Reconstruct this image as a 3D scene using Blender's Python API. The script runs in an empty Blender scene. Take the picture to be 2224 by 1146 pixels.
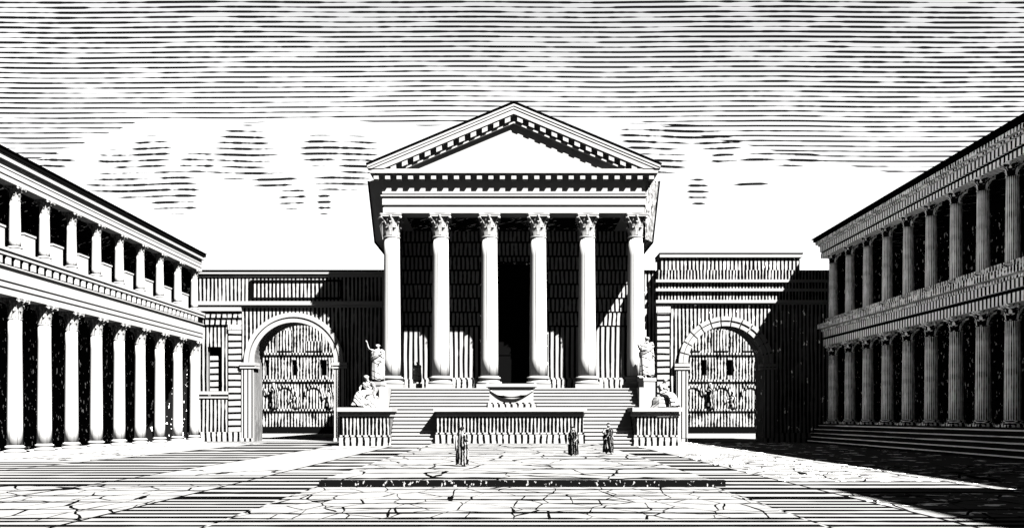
import bpy, bmesh, math, random
from mathutils import Vector, Matrix
random.seed(7)
C = bpy.context.scene.collection
PI = math.pi

# ------------------------------------------------------------------ node helpers
class NT:
    def __init__(s, tree):
        s.t = tree; s.n = tree.nodes; s.l = tree.links
    def new(s, kind): return s.n.new(kind)
    def put(s, sock, v):
        if isinstance(v, (int, float)): sock.default_value = v
        elif isinstance(v, tuple): sock.default_value = v
        else: s.l.new(v, sock)
    def m(s, op, a, b=None, c=None, clamp=False):
        n = s.new('ShaderNodeMath'); n.operation = op; n.use_clamp = clamp
        s.put(n.inputs[0], a)
        if b is not None: s.put(n.inputs[1], b)
        if c is not None: s.put(n.inputs[2], c)
        return n.outputs[0]
    def vec(s, x, y, z=0.0):
        n = s.new('ShaderNodeCombineXYZ')
        for i, v in enumerate((x, y, z)): s.put(n.inputs[i], v)
        return n.outputs[0]
    def noise(s, v, scale=1.0, detail=2.0, rough=.5):
        n = s.new('ShaderNodeTexNoise'); s.put(n.inputs['Vector'], v)
        n.inputs['Scale'].default_value = scale; n.inputs['Detail'].default_value = detail
        n.inputs['Roughness'].default_value = rough
        return n.outputs[0]
    def ramp(s, v, a, b, lo=0.0, hi=1.0):          # smooth linear remap with clamp
        n = s.new('ShaderNodeMapRange'); s.put(n.inputs[0], v)
        n.inputs[1].default_value = a; n.inputs[2].default_value = b
        n.inputs[3].default_value = lo; n.inputs[4].default_value = hi
        n.clamp = True
        return n.outputs[0]
    def xyz(s, v):
        n = s.new('ShaderNodeSeparateXYZ'); s.put(n.inputs[0], v); return n.outputs
    def lines(s, u, w, period, thick, brk=.5, wob=.15, wfreq=1.2, brkfreq=.8, seed=0.0):
        """ink amount 0..1 of engraved lines of constant u, broken and swelling along w"""
        wn = s.noise(s.vec(s.m('MULTIPLY', u, .35 / period), s.m('MULTIPLY', w, wfreq), seed), 1.0, 2.0)
        p = s.m('ADD', s.m('DIVIDE', u, period), s.m('MULTIPLY', s.m('SUBTRACT', wn, .5), wob * 4))
        row = s.m('FLOOR', p)
        tri = s.m('MULTIPLY', s.m('ABSOLUTE', s.m('SUBTRACT', s.m('SUBTRACT', p, row), .5)), 2.0)
        rr = s.noise(s.vec(s.m('MULTIPLY', row, 7.31), s.m('MULTIPLY', w, brkfreq), seed + 3.3), 1.0, 3.0, .65)
        th = s.m('MULTIPLY', s.ramp(rr, .08 + .33 * brk, .30 + .28 * brk, 1 - brk, 1.15), thick)
        return s.m('LESS_THAN', tri, th)

def base_mat(name, rough=.85):
    mt = bpy.data.materials.new(name); mt.use_nodes = True
    k = NT(mt.node_tree); b = mt.node_tree.nodes['Principled BSDF']
    b.inputs['Roughness'].default_value = rough
    b.inputs['Specular IOR Level'].default_value = 0.0
    return mt, k, b

def grey(v): return (v, v, v, 1)
def colour(k, b, fac, base, ink, fleck=None):
    if fleck is not None:                 # pale flecks put into the colour to break up shadow
        fm = k.new('ShaderNodeMix'); fm.data_type = 'RGBA'; k.put(fm.inputs[0], fleck)
        fm.inputs[6].default_value = grey(base); fm.inputs[7].default_value = grey(.62)
    mx = k.new('ShaderNodeMix'); mx.data_type = 'RGBA'
    k.put(mx.inputs[0], fac); mx.inputs[6].default_value = grey(base); mx.inputs[7].default_value = grey(ink)
    if fleck is not None: k.l.new(fm.outputs[2], mx.inputs[6])
    k.l.new(mx.outputs[2], b.inputs['Base Color'])

def plain(name, v, ink=None, speck=0.0, sc=1.0):
    """stone with a slight mottled grain and, with speck, small pale dashes"""
    mt, k, b = base_mat(name)
    co = k.new('ShaderNodeTexCoord').outputs['Object']
    x, y, z = k.xyz(co)
    if speck:
        n = k.noise(k.vec(k.m('MULTIPLY', k.m('ADD', x, y), 1.9), k.m('MULTIPLY', z, .9), k.m('MULTIPLY', k.m('SUBTRACT', x, y), .2)), 2.2*sc, 2.0, .6)
        fac = k.m('GREATER_THAN', n, 1 - speck)
        colour(k, b, fac, v, ink)
    else:
        n = k.noise(co, .8, 4.0, .6)
        colour(k, b, k.ramp(n, .3, .75, 0, .35), v, v * .6)
    return mt

def hatched(name, v, ink, mode='v', period=.36, thick=.45, brk=.6, wob=.12, wfreq=.5, brkfreq=.5, joints=(), seed=0.0, blot=0.0, bs=.5, fleck=None):
    mt, k, b = base_mat(name)
    co = k.new('ShaderNodeTexCoord').outputs['Object']
    x, y, z = k.xyz(co)
    s = k.m('ADD', x, y)
    if mode == 'v': u, w = s, z
    elif mode == 'h': u, w = z, s
    elif mode == 'g': u, w = y, x
    elif mode == 'd': u, w = k.m('ADD', z, k.m('MULTIPLY', s, .6)), s
    elif mode == 'c': u, w = k.m('MULTIPLY', k.m('ARCTAN2', y, x), .8), z      # round a shaft
    if mode == 'v' and joints:
        rw = k.m('FLOOR', k.m('DIVIDE', k.m('SUBTRACT', z, joints[0][3]), joints[0][1]))
        u = k.m('ADD', u, k.m('MULTIPLY', rw, .171))
    if blot:
        thick = k.m('ADD', thick, k.m('MULTIPLY', k.ramp(k.noise(k.vec(s, z, seed), bs, 3.0, .65), .42, .66, -.25, 1.0), blot))
    fac = k.lines(u, w, period, thick, brk, wob, wfreq, brkfreq, seed)
    for ax, per, wd, off in joints:
        q = {'x': x, 'y': y, 'z': z, 's': s}[ax]
        p = k.m('FRACT', k.m('DIVIDE', k.m('SUBTRACT', q, off), per))
        fac = k.m('MAXIMUM', fac, k.m('LESS_THAN', p, wd / per))
    fl = None
    if fleck: fl = k.m('GREATER_THAN', k.noise(k.vec(k.m('MULTIPLY', s, fleck[0]), k.m('MULTIPLY', z, fleck[1]), k.m('MULTIPLY', k.m('SUBTRACT', x, y), fleck[2])), 1.0, 3.0, .6), fleck[3])
    colour(k, b, fac, v, ink, fl)
    return mt

def flagstone(name, v, ink, sx=.55, sy=.2, t=.05, hatch=0.0, hper=.9, seed=0.0, fleck=None):
    mt, k, b = base_mat(name)
    co = k.new('ShaderNodeTexCoord').outputs['Object']
    x, y, z = k.xyz(co)
    ny = k.noise(k.vec(x, k.m('MULTIPLY', y, .5), seed), .9, 2.0)
    nx = k.noise(k.vec(x, k.m('MULTIPLY', y, .5), seed + 8.0), .9, 2.0)
    px = k.m('ADD', k.m('MULTIPLY', x, sx), k.m('MULTIPLY', nx, .28))
    py = k.m('ADD', k.m('MULTIPLY', y, sy), k.m('MULTIPLY', ny, .28))
    vo = k.new('ShaderNodeTexVoronoi'); vo.feature = 'DISTANCE_TO_EDGE'; vo.voronoi_dimensions = '3D'
    k.put(vo.inputs['Vector'], k.vec(px, py, seed)); vo.inputs['Scale'].default_value = 1.0
    wv = k.ramp(k.noise(co, .7, 2.0), .35, .62, .35, 1.1)
    fac = k.m('LESS_THAN', vo.outputs['Distance'], k.m('MULTIPLY', wv, t))
    if hatch:
        fac = k.m('MAXIMUM', fac, k.lines(y, x, hper, hatch, .95, .1, .15, .25, seed))
    fl = None
    if fleck: fl = k.m('GREATER_THAN', k.noise(k.vec(k.m('MULTIPLY', x, fleck[0]), k.m('MULTIPLY', y, fleck[1]), seed), 1.0, 3.0, .6), fleck[2])
    colour(k, b, fac, v, ink, fl)
    return mt

INK = .0004
M = {}
M['marble']  = plain('pale_marble', .060)
M['lmarble'] = plain('white_portico_marble', .080)
M['column']  = hatched('column_marble', .095, INK, 'c', .34, .14, .98, .06, .06, .09)
M['lcolumn'] = hatched('portico_column_marble', .088, INK, 'c', .40, .10, .98, .06, .06, .12)
M['relief']  = hatched('carved_marble', .064, INK, 'v', .22, .14, .9, .2, 1.5, 1.5)
M['wall']    = hatched('chiselled_wall', .060, INK, 'v', .37, .44, .6, .12, .25, .4, blot=.14, bs=.35)
M['cella']   = hatched('cella_wall', .060, INK, 'v', .50, .40, .5, .10, .2, .3)
M['course']  = hatched('coursed_wall', .060, INK, 'v', .42, .40, .6, .14, .5, .7, joints=(('z', 1.38, .16, 11.3),))
M['quoin']   = hatched('quoin_stone', .060, INK, 'h', .62, .30, .3, .06, .4, .6)
M['fluted']  = hatched('fluted_pier', .060, INK, 'v', .40, .26, .3, .03, .1, .2)
M['podium']  = hatched('podium_die', .060, INK, 'v', .31, .54, .6, .12, .5, .5, blot=.15, bs=.9)
M['plinth']  = hatched('podium_plinth', .060, INK, 'v', .52, .34, .7, .15, .6, .9)
M['dark']    = plain('interior_shade', .0015, .40, .345)  # interior shade put into the colour, with pale dashes
M['black']   = plain('dark_recess', .0006)  # near-black; shade of gaps, niches and doorway put into the colour
M['tile']    = plain('dark_roof_tile', .0006)
M['basalt']  = plain('basalt_riser', .0008, .06, .36, 2.4)
M['rcol']    = hatched('shade_lifted_column', .9, .003, 'c', .24, .40, .7, .10, .25, .5, blot=.25, bs=.6)  # right portico stone made far paler to lift it out of shade
M['rband']   = hatched('shade_lifted_band', .9, .003, 'v', .46, .38, .4, .1, .6, .5)
M['rstone']  = hatched('shade_lifted_marble', .85, .003, 'v', .34, .55, .9, .12, 1.5, 2.2)
M['rstep']   = hatched('shaded_step', .01, .85, 'h', .36, .20, .7, .02, .1, .1)  # shade as a dark base, nosing highlights drawn as pale lines
M['statue']  = hatched('statue_marble', .07, INK, 'd', .42, .22, .9, .5, .9, .9)
M['console'] = hatched('speckled_console', .060, INK, 'v', .30, .42, .9, .2, 2.0, 2.5, blot=.35, bs=1.6)
M['exedra']  = hatched('exedra_relief', .060, INK, 'v', .46, .46, .7, .14, .5, .6, blot=.34, bs=.6)
M['skin']    = plain('skin', .05)
M['hair']    = plain('dark_hair', .003)
M['toga']    = hatched('toga_wool', .055, INK, 'v', .17, .50, .6, .25, 2.0, 1.5, blot=.5, bs=3.0)
M['darktoga']= hatched('dark_cloak_wool', .04, INK, 'v', .17, .72, .6, .25, 2.0, 1.5, blot=.3, bs=3.0)
G = .043
M['ground']  = hatched('forum_paving', G, INK, 'g', 1.1, .45, .7, .1, .06, .12)
M['hatch_a'] = hatched('grooved_paving_near', G, INK, 'g', .80, .46, .6, .05, .12, .2)
M['hatch_m'] = hatched('grooved_paving_wide', G, INK, 'g', 1.7, .46, .6, .05, .1, .2, seed=2)
M['hatch_b'] = hatched('grooved_paving_mid', G, INK, 'g', 3.0, .48, .6, .04, .1, .16, seed=4)
M['hatch_c'] = hatched('grooved_paving_far', G, INK, 'g', 6.0, .50, .6, .03, .1, .16, seed=8)
M['flag_a']  = flagstone('flagstones_near', G, INK, 1.0, .52, .026, .32, 1.2)
M['flag_b']  = flagstone('flagstones_platform', G, INK, .40, .20, .020, .24, 3.0, 5.0)
M['flag_c']  = flagstone('flagstones_side', G, INK, .85, .42, .028, .15, 2.0, 11.0)
M['slab']    = flagstone('smooth_slabs', G*1.05, INK, .05, .03, .006, .0, 1.0, 2.0)
M['rflag']   = flagstone('shade_flecked_flagstones', G, INK, .85, .42, .028, .15, 2.0, 11.0, fleck=(1.1, 1.6, .60))  # flecks painted in to lighten the cast shadow on the paving
M['rslab']   = flagstone('shade_flecked_slabs', G*1.05, INK, .05, .03, .006, .0, 1.0, 2.0, fleck=(.8, .55, .61))
M['rwall']   = hatched('shade_flecked_wall', .060, INK, 'v', .37, .44, .6, .12, .25, .4, blot=.14, bs=.35, fleck=(1.7, 1.1, 0, .655))  # painted flecks break up the shadow on this wall
M['joint']   = plain('dark_joint', .0008)

# ------------------------------------------------------------------ mesh helpers
class MB:
    def __init__(s): s.v = []; s.f = []; s.sm = []
    def face(s, pts, smooth=False):
        i = len(s.v); s.v += [tuple(p) for p in pts]; s.f.append(tuple(range(i, i + len(pts)))); s.sm.append(smooth)
    def box(s, x0, x1, y0, y1, z0, z1):
        if x0 > x1: x0, x1 = x1, x0
        i = len(s.v)
        s.v += [(x0,y0,z0),(x1,y0,z0),(x1,y1,z0),(x0,y1,z0),(x0,y0,z1),(x1,y0,z1),(x1,y1,z1),(x0,y1,z1)]
        for q in ((0,3,2,1),(4,5,6,7),(0,1,5,4),(1,2,6,5),(2,3,7,6),(3,0,4,7)):
            s.f.append(tuple(i + a for a in q)); s.sm.append(False)
        return s
    def prism(s, poly, y0, y1):                       # poly in XZ, extruded along Y
        n = len(poly); i = len(s.v)
        s.v += [(x, y0, z) for x, z in poly] + [(x, y1, z) for x, z in poly]
        s.f.append(tuple(range(i, i + n))); s.sm.append(False)
        s.f.append(tuple(range(i + 2*n - 1, i + n - 1, -1))); s.sm.append(False)
        for a in range(n):
            b = (a + 1) % n
            s.f.append((i + a, i + n + a, i + n + b, i + b)); s.sm.append(False)
        return s
    def lathe(s, prof, n=24, cx=0, cy=0, smooth=True, cap=True):
        i = len(s.v)
        for r, z in prof:
            for a in range(n):
                t = 2*PI*a/n; s.v.append((cx + r*math.cos(t), cy + r*math.sin(t), z))
        for j in range(len(prof) - 1):
            for a in range(n):
                b = (a + 1) % n
                s.f.append((i+j*n+a, i+j*n+b, i+(j+1)*n+b, i+(j+1)*n+a)); s.sm.append(smooth)
        if cap:
            s.f.append(tuple(i + a for a in range(n-1, -1, -1))); s.sm.append(False)
            s.f.append(tuple(i + (len(prof)-1)*n + a for a in range(n))); s.sm.append(False)
        return s
    def tube(s, pts, rad, n=8):
        pts = [Vector(p) for p in pts]; i = len(s.v)
        for j, p in enumerate(pts):
            d = (pts[min(j+1, len(pts)-1)] - pts[max(j-1, 0)]).normalized()
            a = d.cross(Vector((0,0,1)))
            if a.length < 1e-3: a = d.cross(Vector((0,1,0)))
            a.normalize(); b = d.cross(a)
            r = rad[j] if isinstance(rad, (list, tuple)) else rad
            for q in range(n):
                t = 2*PI*q/n; s.v.append(tuple(p + a*r*math.cos(t) + b*r*math.sin(t)))
        for j in range(len(pts) - 1):
            for q in range(n):
                w = (q + 1) % n
                s.f.append((i+j*n+q, i+j*n+w, i+(j+1)*n+w, i+(j+1)*n+q)); s.sm.append(True)
        s.f.append(tuple(i + q for q in range(n-1, -1, -1))); s.sm.append(False)
        s.f.append(tuple(i + (len(pts)-1)*n + q for q in range(n))); s.sm.append(False)
        return s
    def build(s, name, mat, parent=None, loc=None):
        me = bpy.data.meshes.new(name); me.from_pydata(s.v, [], s.f)
        me.polygons.foreach_set('use_smooth', s.sm)
        bm = bmesh.new(); bm.from_mesh(me); bmesh.ops.recalc_face_normals(bm, faces=bm.faces); bm.to_mesh(me); bm.free()
        me.update()
        me.materials.append(M[mat] if isinstance(mat, str) else mat)
        o = bpy.data.objects.new(name, me); C.objects.link(o)
        if parent: o.parent = parent
        if loc: o.location = loc
        return o

def box_obj(name, mat, parent, *b): return MB().box(*b).build(name, mat, parent)
def thing(name, label, cat, loc=(0,0,0), rz=0, group=None):
    o = bpy.data.objects.new(name, None); C.objects.link(o)
    o.location = loc; o.rotation_euler.z = rz; o.empty_display_size = .5
    tag(o, label, cat, group); return o
def tag(o, label, cat, group=None):
    o['label'] = label; o['category'] = cat
    if group: o['group'] = group
    return o
def struct(o, kind='structure'): o['kind'] = kind; return o
def dup(o, parent, loc=None):
    c = o.copy(); C.objects.link(c); c.parent = parent
    if loc is not None: c.location = loc
    for ch in list(o.children): dup(ch, c)
    return c

# ------------------------------------------------------------------ classical pieces
def capital_mb(r, h, ab):
    """Corinthian capital: bell, two rows of curling leaves, corner volutes, concave abacus (z from 0 to h)"""
    m = MB()
    m.lathe([(r*.98,0),(r*1.1,.03*h),(r*1.1,.07*h),(r*.95,.09*h),(r*.95,.45*h),(r*1.05,.72*h),(r*1.28,.86*h)], 16)
    def leaf(t, z0, hh, w, out):
        c, s = math.cos(t), math.sin(t); pts = []
        for q, (f, o) in enumerate(((0,.02),(.45,.06),(.8,.2),(.97,.42),(.88,.6))):
            ww = w*(1, 1.1, .95, .6, .25)[q]; rr = r*.98 + out*o
            pts.append([(c*rr - s*sg*ww, s*rr + c*sg*ww, z0 + hh*f) for sg in (-1, 1)])
        for a, b in zip(pts, pts[1:]): m.face([a[0], a[1], b[1], b[0]])
        # thickness behind the curl
        tip = pts[3]; m.face([tip[0], tip[1], (c*r*1.0 - s*w*.2, s*r*1.0 + c*w*.2, z0 + hh*.55)])
    for q in range(8): leaf(2*PI*(q+.5)/8, .09*h, .36*h, r*.26, r*.75)
    for q in range(8): leaf(2*PI*q/8, .12*h, .58*h, r*.25, r*.95)
    for q in range(4):
        t = PI/4 + PI/2*q; c, s = math.cos(t), math.sin(t); pts = []
        for a in range(9):
            f = a/8; rr = r*1.0 + (ab*1.30 - r*1.0)*f**1.6; pts.append((c*rr, s*rr, h*(.5 + .36*f**.6)))
        m.tube(pts, [r*.10]*6 + [r*.13, r*.17, r*.19], 6)
    for q in range(4):
        t = PI/2*q; c, s = math.cos(t), math.sin(t)
        m.tube([(c*r*1.15, s*r*1.15, h*.72), (c*ab*.93, s*ab*.93, h*.86), (c*ab*.97, s*ab*.97, h*.95)], [r*.12, r*.13, r*.15], 6)
    poly = []
    for q in range(4):
        t = PI/4 + PI/2*q
        for d, rr in ((-.06, ab*1.36), (.06, ab*1.36), (.40, ab*1.03), (PI/4, ab*.93), (PI/2-.40, ab*1.03)):
            poly.append((rr*math.cos(t+d), rr*math.sin(t+d)))
    n = len(poly)
    for z0, z1, k in ((.875*h, .93*h, .96), (.945*h, h, 1.0)):
        i = len(m.v)
        m.v += [(x*k, y*k, z0) for x, y in poly] + [(x*k, y*k, z1) for x, y in poly]
        m.f.append(tuple(range(i+n-1, i-1, -1))); m.f.append(tuple(range(i+n, i+2*n))); m.sm += [False, False]
        for a in range(n):
            b = (a+1) % n; m.f.append((i+a, i+b, i+n+b, i+n+a)); m.sm.append(False)
    return m
def base_mb(r, h):
    m = MB(); w = r*1.42
    m.box(-w, w, -w, w, 0, h*.34)
    m.lathe([(r*1.38,h*.35),(r*1.44,h*.44),(r*1.38,h*.54),(r*1.2,h*.56),(r*1.12,h*.66),(r*1.17,h*.74),(r*1.26,h*.76),(r*1.3,h*.84),(r*1.24,h*.92),(r*1.06,h*.94),(r*1.06,h)], 28)
    return m
def make_column(parent, loc, r, H, hb, hc, ab, mats, n=32):
    """column = shaft mesh; capital and base are its sub-parts; origin at the foot"""
    prof = []
    z0, z1 = hb, H - hc
    for q in range(9):
        f = q/8; prof.append((r*(1 - .13*f**1.7), z0 + (z1 - z0)*f))
    o = MB().lathe(prof, n).build('column', mats[0], parent, loc)
    base_mb(r, hb).build('column_base', mats[1], o)
    c = capital_mb(r*.87, hc, ab).build('capital', mats[2], o); c.location = (0, 0, z1)
    return o

# ------------------------------------------------------------------ ground
def sheet(name, mat, x0, x1, y0, y1, z):
    m = MB(); m.face([(x0,y0,z),(x1,y0,z),(x1,y1,z),(x0,y1,z)])
    return struct(m.build(name, mat))
g = MB(); g.face([(-3000,-300,0),(3000,-300,0),(3000,6000,0),(-3000,6000,0)])
struct(g.build('ground', 'ground'))
# bands of paving that run from the viewer to the temple
def lane(name, x0, x1, cuts, z):
    for (a, b, mat) in cuts: sheet(name, mat, x0, x1, a, b - .02, z)
lane('grooved_path', -10.0, -6.82, ((5, 26, 'hatch_a'), (26, 38, 'hatch_m'), (38, 54, 'hatch_b'), (54, 73.3, 'hatch_c')), .004)
lane('grooved_path', 6.92, 10.0, ((5, 26, 'hatch_a'), (26, 38, 'hatch_m'), (38, 54, 'hatch_b'), (54, 73.3, 'hatch_c')), .004)
lane('pavement', -15.0, -10.12, ((5, 20.6, 'hatch_a'), (20.6, 31.5, 'flag_c'), (31.5, 36.5, 'hatch_m'), (36.5, 84.2, 'slab')), .004)
lane('pavement', -23.0, -15.12, ((5, 20.6, 'hatch_a'), (20.6, 31, 'flag_c'), (31, 44, 'hatch_m'), (44, 60, 'hatch_b'), (60, 84.2, 'hatch_c')), .004)
lane('pavement', -28.6, -23.15, ((5, 26, 'hatch_a'), (26, 48, 'hatch_m'), (48, 84.2, 'slab')), .004)
lane('pavement', 10.12, 16.0, ((5, 20.6, 'hatch_a'), (20.6, 28, 'rflag'), (28, 33, 'hatch_m'), (33, 58, 'rflag'), (58, 84.2, 'rslab')), .004)
lane('pavement', 16.12, 27.0, ((5, 20.6, 'hatch_a'), (20.6, 44, 'rflag'), (44, 84.2, 'rslab')), .004)
lane('flagstone_square', -6.72, 6.82, ((5, 20.8, 'hatch_a'), (20.8, 30.4, 'flag_a')), .004)
for xx in (-23.075, -15.06, -10.06, 10.06, 16.06):
    sheet('paving_joint', 'joint', xx - .05, xx + .05, 5, 73.2, .008)
sheet('court_paving', 'slab', -60, -12.6, 88, 129.5, .004)
sheet('court_paving', 'slab', 12.6, 60, 88, 129.5, .004)
# raised platform in front of the temple with its dark riser
struct(box_obj('raised_pavement', 'flag_b', None, -6.7, 6.9, 30.85, 73.2, .0, .22))
struct(box_obj('pavement_kerb', 'basalt', None, -6.72, 7.3, 30.55, 30.84, .0, .225))

# ------------------------------------------------------------------ temple
T = thing('temple', 'large marble temple with six Corinthian columns and a blank triangular pediment', 'temple', (0, 80, 0))
TY = 80.0
def tp(mb, name, mat, par=None):          # world coordinates in, part of the temple out
    par = par or T
    mb.v = [(x, y - TY, z) for x, y, z in mb.v]
    return mb.build(name, mat, par)
ZP = 4.98; ZA = 20.77
# stairs
m = MB()
def steps(m, x0, x1, ya, yb, za, zb, n, back):
    r = (zb - za)/n; t = (yb - ya)/n
    for q in range(n):
        y = ya + q*t; z = za + (q+1)*r
        m.box(x0, x1, y + .09, back, z - r, z - .07)
        m.box(x0, x1, y, back, z - .10, z)            # overhanging tread nosing
ytop = 77.5
steps(m, -10.3, -6.45, 73.7, 77.0, 0, 3.2, 10, 79.0)
tp(m, 'stairs', 'marble')
m = MB(); steps(m, 5.85, 10.0, 73.7, 77.0, 0, 3.2, 10, 79.0); tp(m, 'stairs', 'marble')
m = MB(); steps(m, -10.9, 10.9, 77.7, 79.35, 3.2, ZP, 6, 79.9); tp(m, 'upper_stairs', 'marble')
m = MB(); m.box(-12.4, 12.4, 79.6, 112.5, 0, ZP - .02); tp(m, 'podium', 'plinth')
# wings and central block
def pedestal(name, x0, x1, y0, y1, zb):
    o = tp(MB().box(x0 + .12, x1 - .12, y0 + .22, y1, zb + .9, 2.44), name, 'podium')
    tp(MB().box(x0, x1, y0, y1, zb, zb + .72).box(x0 + .05, x1 - .05, y0 + .1, y1, zb + .76, zb + .90), 'pedestal_base', 'plinth', o)
    tp(MB().box(x0 + .02, x1 - .02, y0 + .12, y1, 2.46, 2.64).box(x0 - .14, x1 + .14, y0 - .22, y1 + .02, 2.86, 3.20).box(x0 + .1, x1 - .1, y0 + .2, y1, 2.6, 2.9), 'pedestal_cornice', 'marble', o)
pedestal('podium_wing', -14.5, -10.22, 73.5, 79.55, 0)
pedestal('podium_wing', 9.95, 13.85, 73.5, 79.55, 0)
pedestal('stair_block', -6.5, 5.9, 73.35, 77.6, .22)
# cheek walls beside the upper stairs
tp(MB().box(-11.75, -10.95, 77.3, 79.58, 3.2, ZP + .01), 'cheek_wall', 'marble')
tp(MB().box(10.95, 11.75, 77.3, 79.58, 3.2, ZP + .01), 'cheek_wall', 'marble')
# columns
xs = [-11.13 + 4.452*i for i in range(6)]
col0 = make_column(T, (xs[0], .9, ZP), .80, ZA - ZP, 1.15, 2.15, 1.0, ('column', 'marble', 'marble'))
for x in xs[1:]: dup(col0, T, (x, .9, ZP))
# entablature
def ring(m, y0, z0, z1, hw, yb=112.2, th=1.9):
    """band along the front and both flanks"""
    m.box(-hw, hw, y0, y0 + th, z0, z1)
    m.box(-hw, -hw + th, y0 + th, yb, z0, z1); m.box(hw - th, hw, y0 + th, yb, z0, z1)
m = MB()
ring(m, 79.92, 20.77, 21.28, 11.80); ring(m, 80.00, 21.28, 21.50, 11.72); ring(m, 79.86, 21.50, 22.08, 11.86)
ring(m, 80.0, 22.08, 22.24, 11.72); ring(m, 79.72, 22.24, 22.36, 11.98); ring(m, 80.0, 22.36, 22.5, 11.72)
tp(m, 'architrave', 'marble')
m = MB(); ring(m, 79.86, 22.5, 24.1, 11.86); tp(m, 'frieze', 'marble')
m = MB(); ring(m, 78.98, 24.12, 24.50, 12.85, th=2.9); ring(m, 79.5, 24.0, 24.12, 12.3, th=2.4); tp(m, 'cornice', 'marble')
mo = MB().box(-.22, .22, -.86, -.10, 23.62, 24.0).build('modillion', 'marble', T, (-12.3, 0, 0))
for q in range(1, 25): dup(mo, T, (-12.3 + 1.025*q, 0, 0))
# flaring side consoles under the flank eaves
for sx, mt in ((-1, 'marble'), (1, 'console')):
    m = MB()
    def ringpts(z, xo): return [(sx*11.9, 80.25, z), (sx*xo, 81.55, z), (sx*xo, 112, z), (sx*11.9, 112, z)]
    a = ringpts(18.5, 12.72); b = ringpts(24.05, 13.32)
    m.face(a); m.face(b)
    for q in range(4): m.face([a[q], a[(q+1) % 4], b[(q+1) % 4], b[q]])
    fc = tp(m, 'flank_cornice', mt)
    m = MB()
    def board(z, xo): return [(sx*(xo + .003), 81.5, z), (sx*(xo + .14), 81.5, z), (sx*(xo + .14), 111.9, z), (sx*(xo + .003), 111.9, z)]
    a = board(18.4, 12.70); b = board(24.08, 13.33); m.face(a); m.face(b)
    for q in range(4): m.face([a[q], a[(q+1) % 4], b[(q+1) % 4], b[q]])
    tp(m, 'eave_board', 'tile', fc)
# pediment
ZT = 30.35; SL = .419
def rake(m, o0, o1, y0, y1, zmin=24.51, xm=13.05):
    for sx in (-1, 1):
        xa = min(xm, (ZT - o0 - zmin)/SL); xb = min(xm, (ZT - o1 - zmin)/SL)
        p = [(0, ZT - o0), (sx*xa, ZT - o0 - SL*xa)]
        if xb < xm and xa >= xm - 1e-6: p.append((sx*xm, max(zmin, ZT - o1 - SL*xm)))
        p += [(sx*xb, ZT - o1 - SL*xb), (0, ZT - o1)]
        q = []
        for pt in p:
            if not q or (abs(pt[0]-q[-1][0]) + abs(pt[1]-q[-1][1]) > 1e-4): q.append(pt)
        m.prism(q, y0, y1)
tp(MB().prism([(-12.6, 24.5), (12.6, 24.5), (0, ZT - .8)], 79.66, 80.3), 'tympanum', 'marble')
m = MB()
rake(m, .12, .30, 78.80, 79.6); rake(m, .30, .36, 78.95, 79.6); rake(m, .36, .54, 78.86, 79.6); rake(m, .54, .61, 79.0, 79.6)
rake(m, .61, .98, 78.92, 79.64); rake(m, 1.56, 1.70, 79.26, 79.65)
rc = tp(m, 'raking_cornice', 'marble')
for sx in (-1, 1):
    mo = MB().prism([(-sx*.24, -1.0 + SL*.24), (sx*.24, -1.0 - SL*.24), (sx*.24, -1.46 - SL*.24), (-sx*.24, -1.46 + SL*.24)], -.98, -.35).build('modillion', 'marble', rc, (sx*.55, 0, ZT - SL*.55))
    for q in range(1, 11): dup(mo, rc, (sx*(.55 + 1.02*q), 0, ZT - SL*(.55 + 1.02*q)))
m = MB()
for sx in (-1, 1):
    p = [(0, ZT + .12), (sx*13.15, ZT + .12 - SL*13.15), (sx*13.15, ZT - SL*13.15), (0, ZT)]
    m.prism(p, 78.76, 112.6)
tp(m, 'roof', 'tile')
# cella
YC = 87.7
m = MB()
m.box(-11.9, -3.0, YC, YC + 1.2, ZP, 11.3); m.box(3.0, 11.9, YC, YC + 1.2, ZP, 11.3)
m.box(-11.9, -10.7, YC + 1.2, 112, ZP, 20.8); m.box(10.7, 11.9, YC + 1.2, 112, ZP, 20.8)
m.box(-10.7, 10.7, 110.8, 112, ZP, 30.0 - 5.6)
cw = tp(m, 'cella_wall', 'cella')
tp(MB().box(-11.9, -11.0, 81.95, YC - .3, ZP, 20.76), 'flank_sun_blocker', 'cella', cw)  # added to block sun that would reach the left gateway
m = MB()
m.box(-11.9, -3.0, YC, YC + 1.2, 11.3, 20.76); m.box(3.0, 11.9, YC, YC + 1.2, 11.3, 20.76); m.box(-3.0, 3.0, YC, YC + 1.2, 17.4, 20.76)
tp(m, 'coursed_upper_wall', 'course', cw)
m = MB(); m.box(-11.95, -3.0, YC - .22, YC, ZP, ZP + 1.15); m.box(-11.95, -3.0, YC - .12, YC, ZP + 1.15, ZP + 1.3); tp(m, 'wall_plinth', 'plinth', cw)
m = MB(); m.box(3.0, 11.95, YC - .22, YC, ZP, ZP + 1.15); m.box(3.0, 11.95, YC - .12, YC, ZP + 1.15, ZP + 1.3); tp(m, 'wall_plinth', 'plinth', cw)
m = MB(); m.box(-3.0, 3.0, YC + .8, YC + .95, ZP, 17.4)
for q in range(4):
    for sx in (-1, 1): m.box(sx*.3, sx*2.6, YC + .72, YC + .8, ZP + .6 + q*3.0, ZP + 3.0 + q*3.0)
dr = tp(m, 'door', 'black')
m = MB(); m.box(-3.35, -3.0, YC - .16, YC + .8, ZP, 17.7); m.box(3.0, 3.35, YC - .16, YC + .8, ZP, 17.7); m.box(-3.0, 3.0, YC - .16, YC + .8, 17.4, 17.75)
tp(m, 'door_frame', 'dark', dr)
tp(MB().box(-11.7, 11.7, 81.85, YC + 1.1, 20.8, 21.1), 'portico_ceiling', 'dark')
tp(MB().box(-12.3, 12.3, 79.45, YC, ZP - .015, ZP + .005), 'portico_floor', 'dark')

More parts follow.
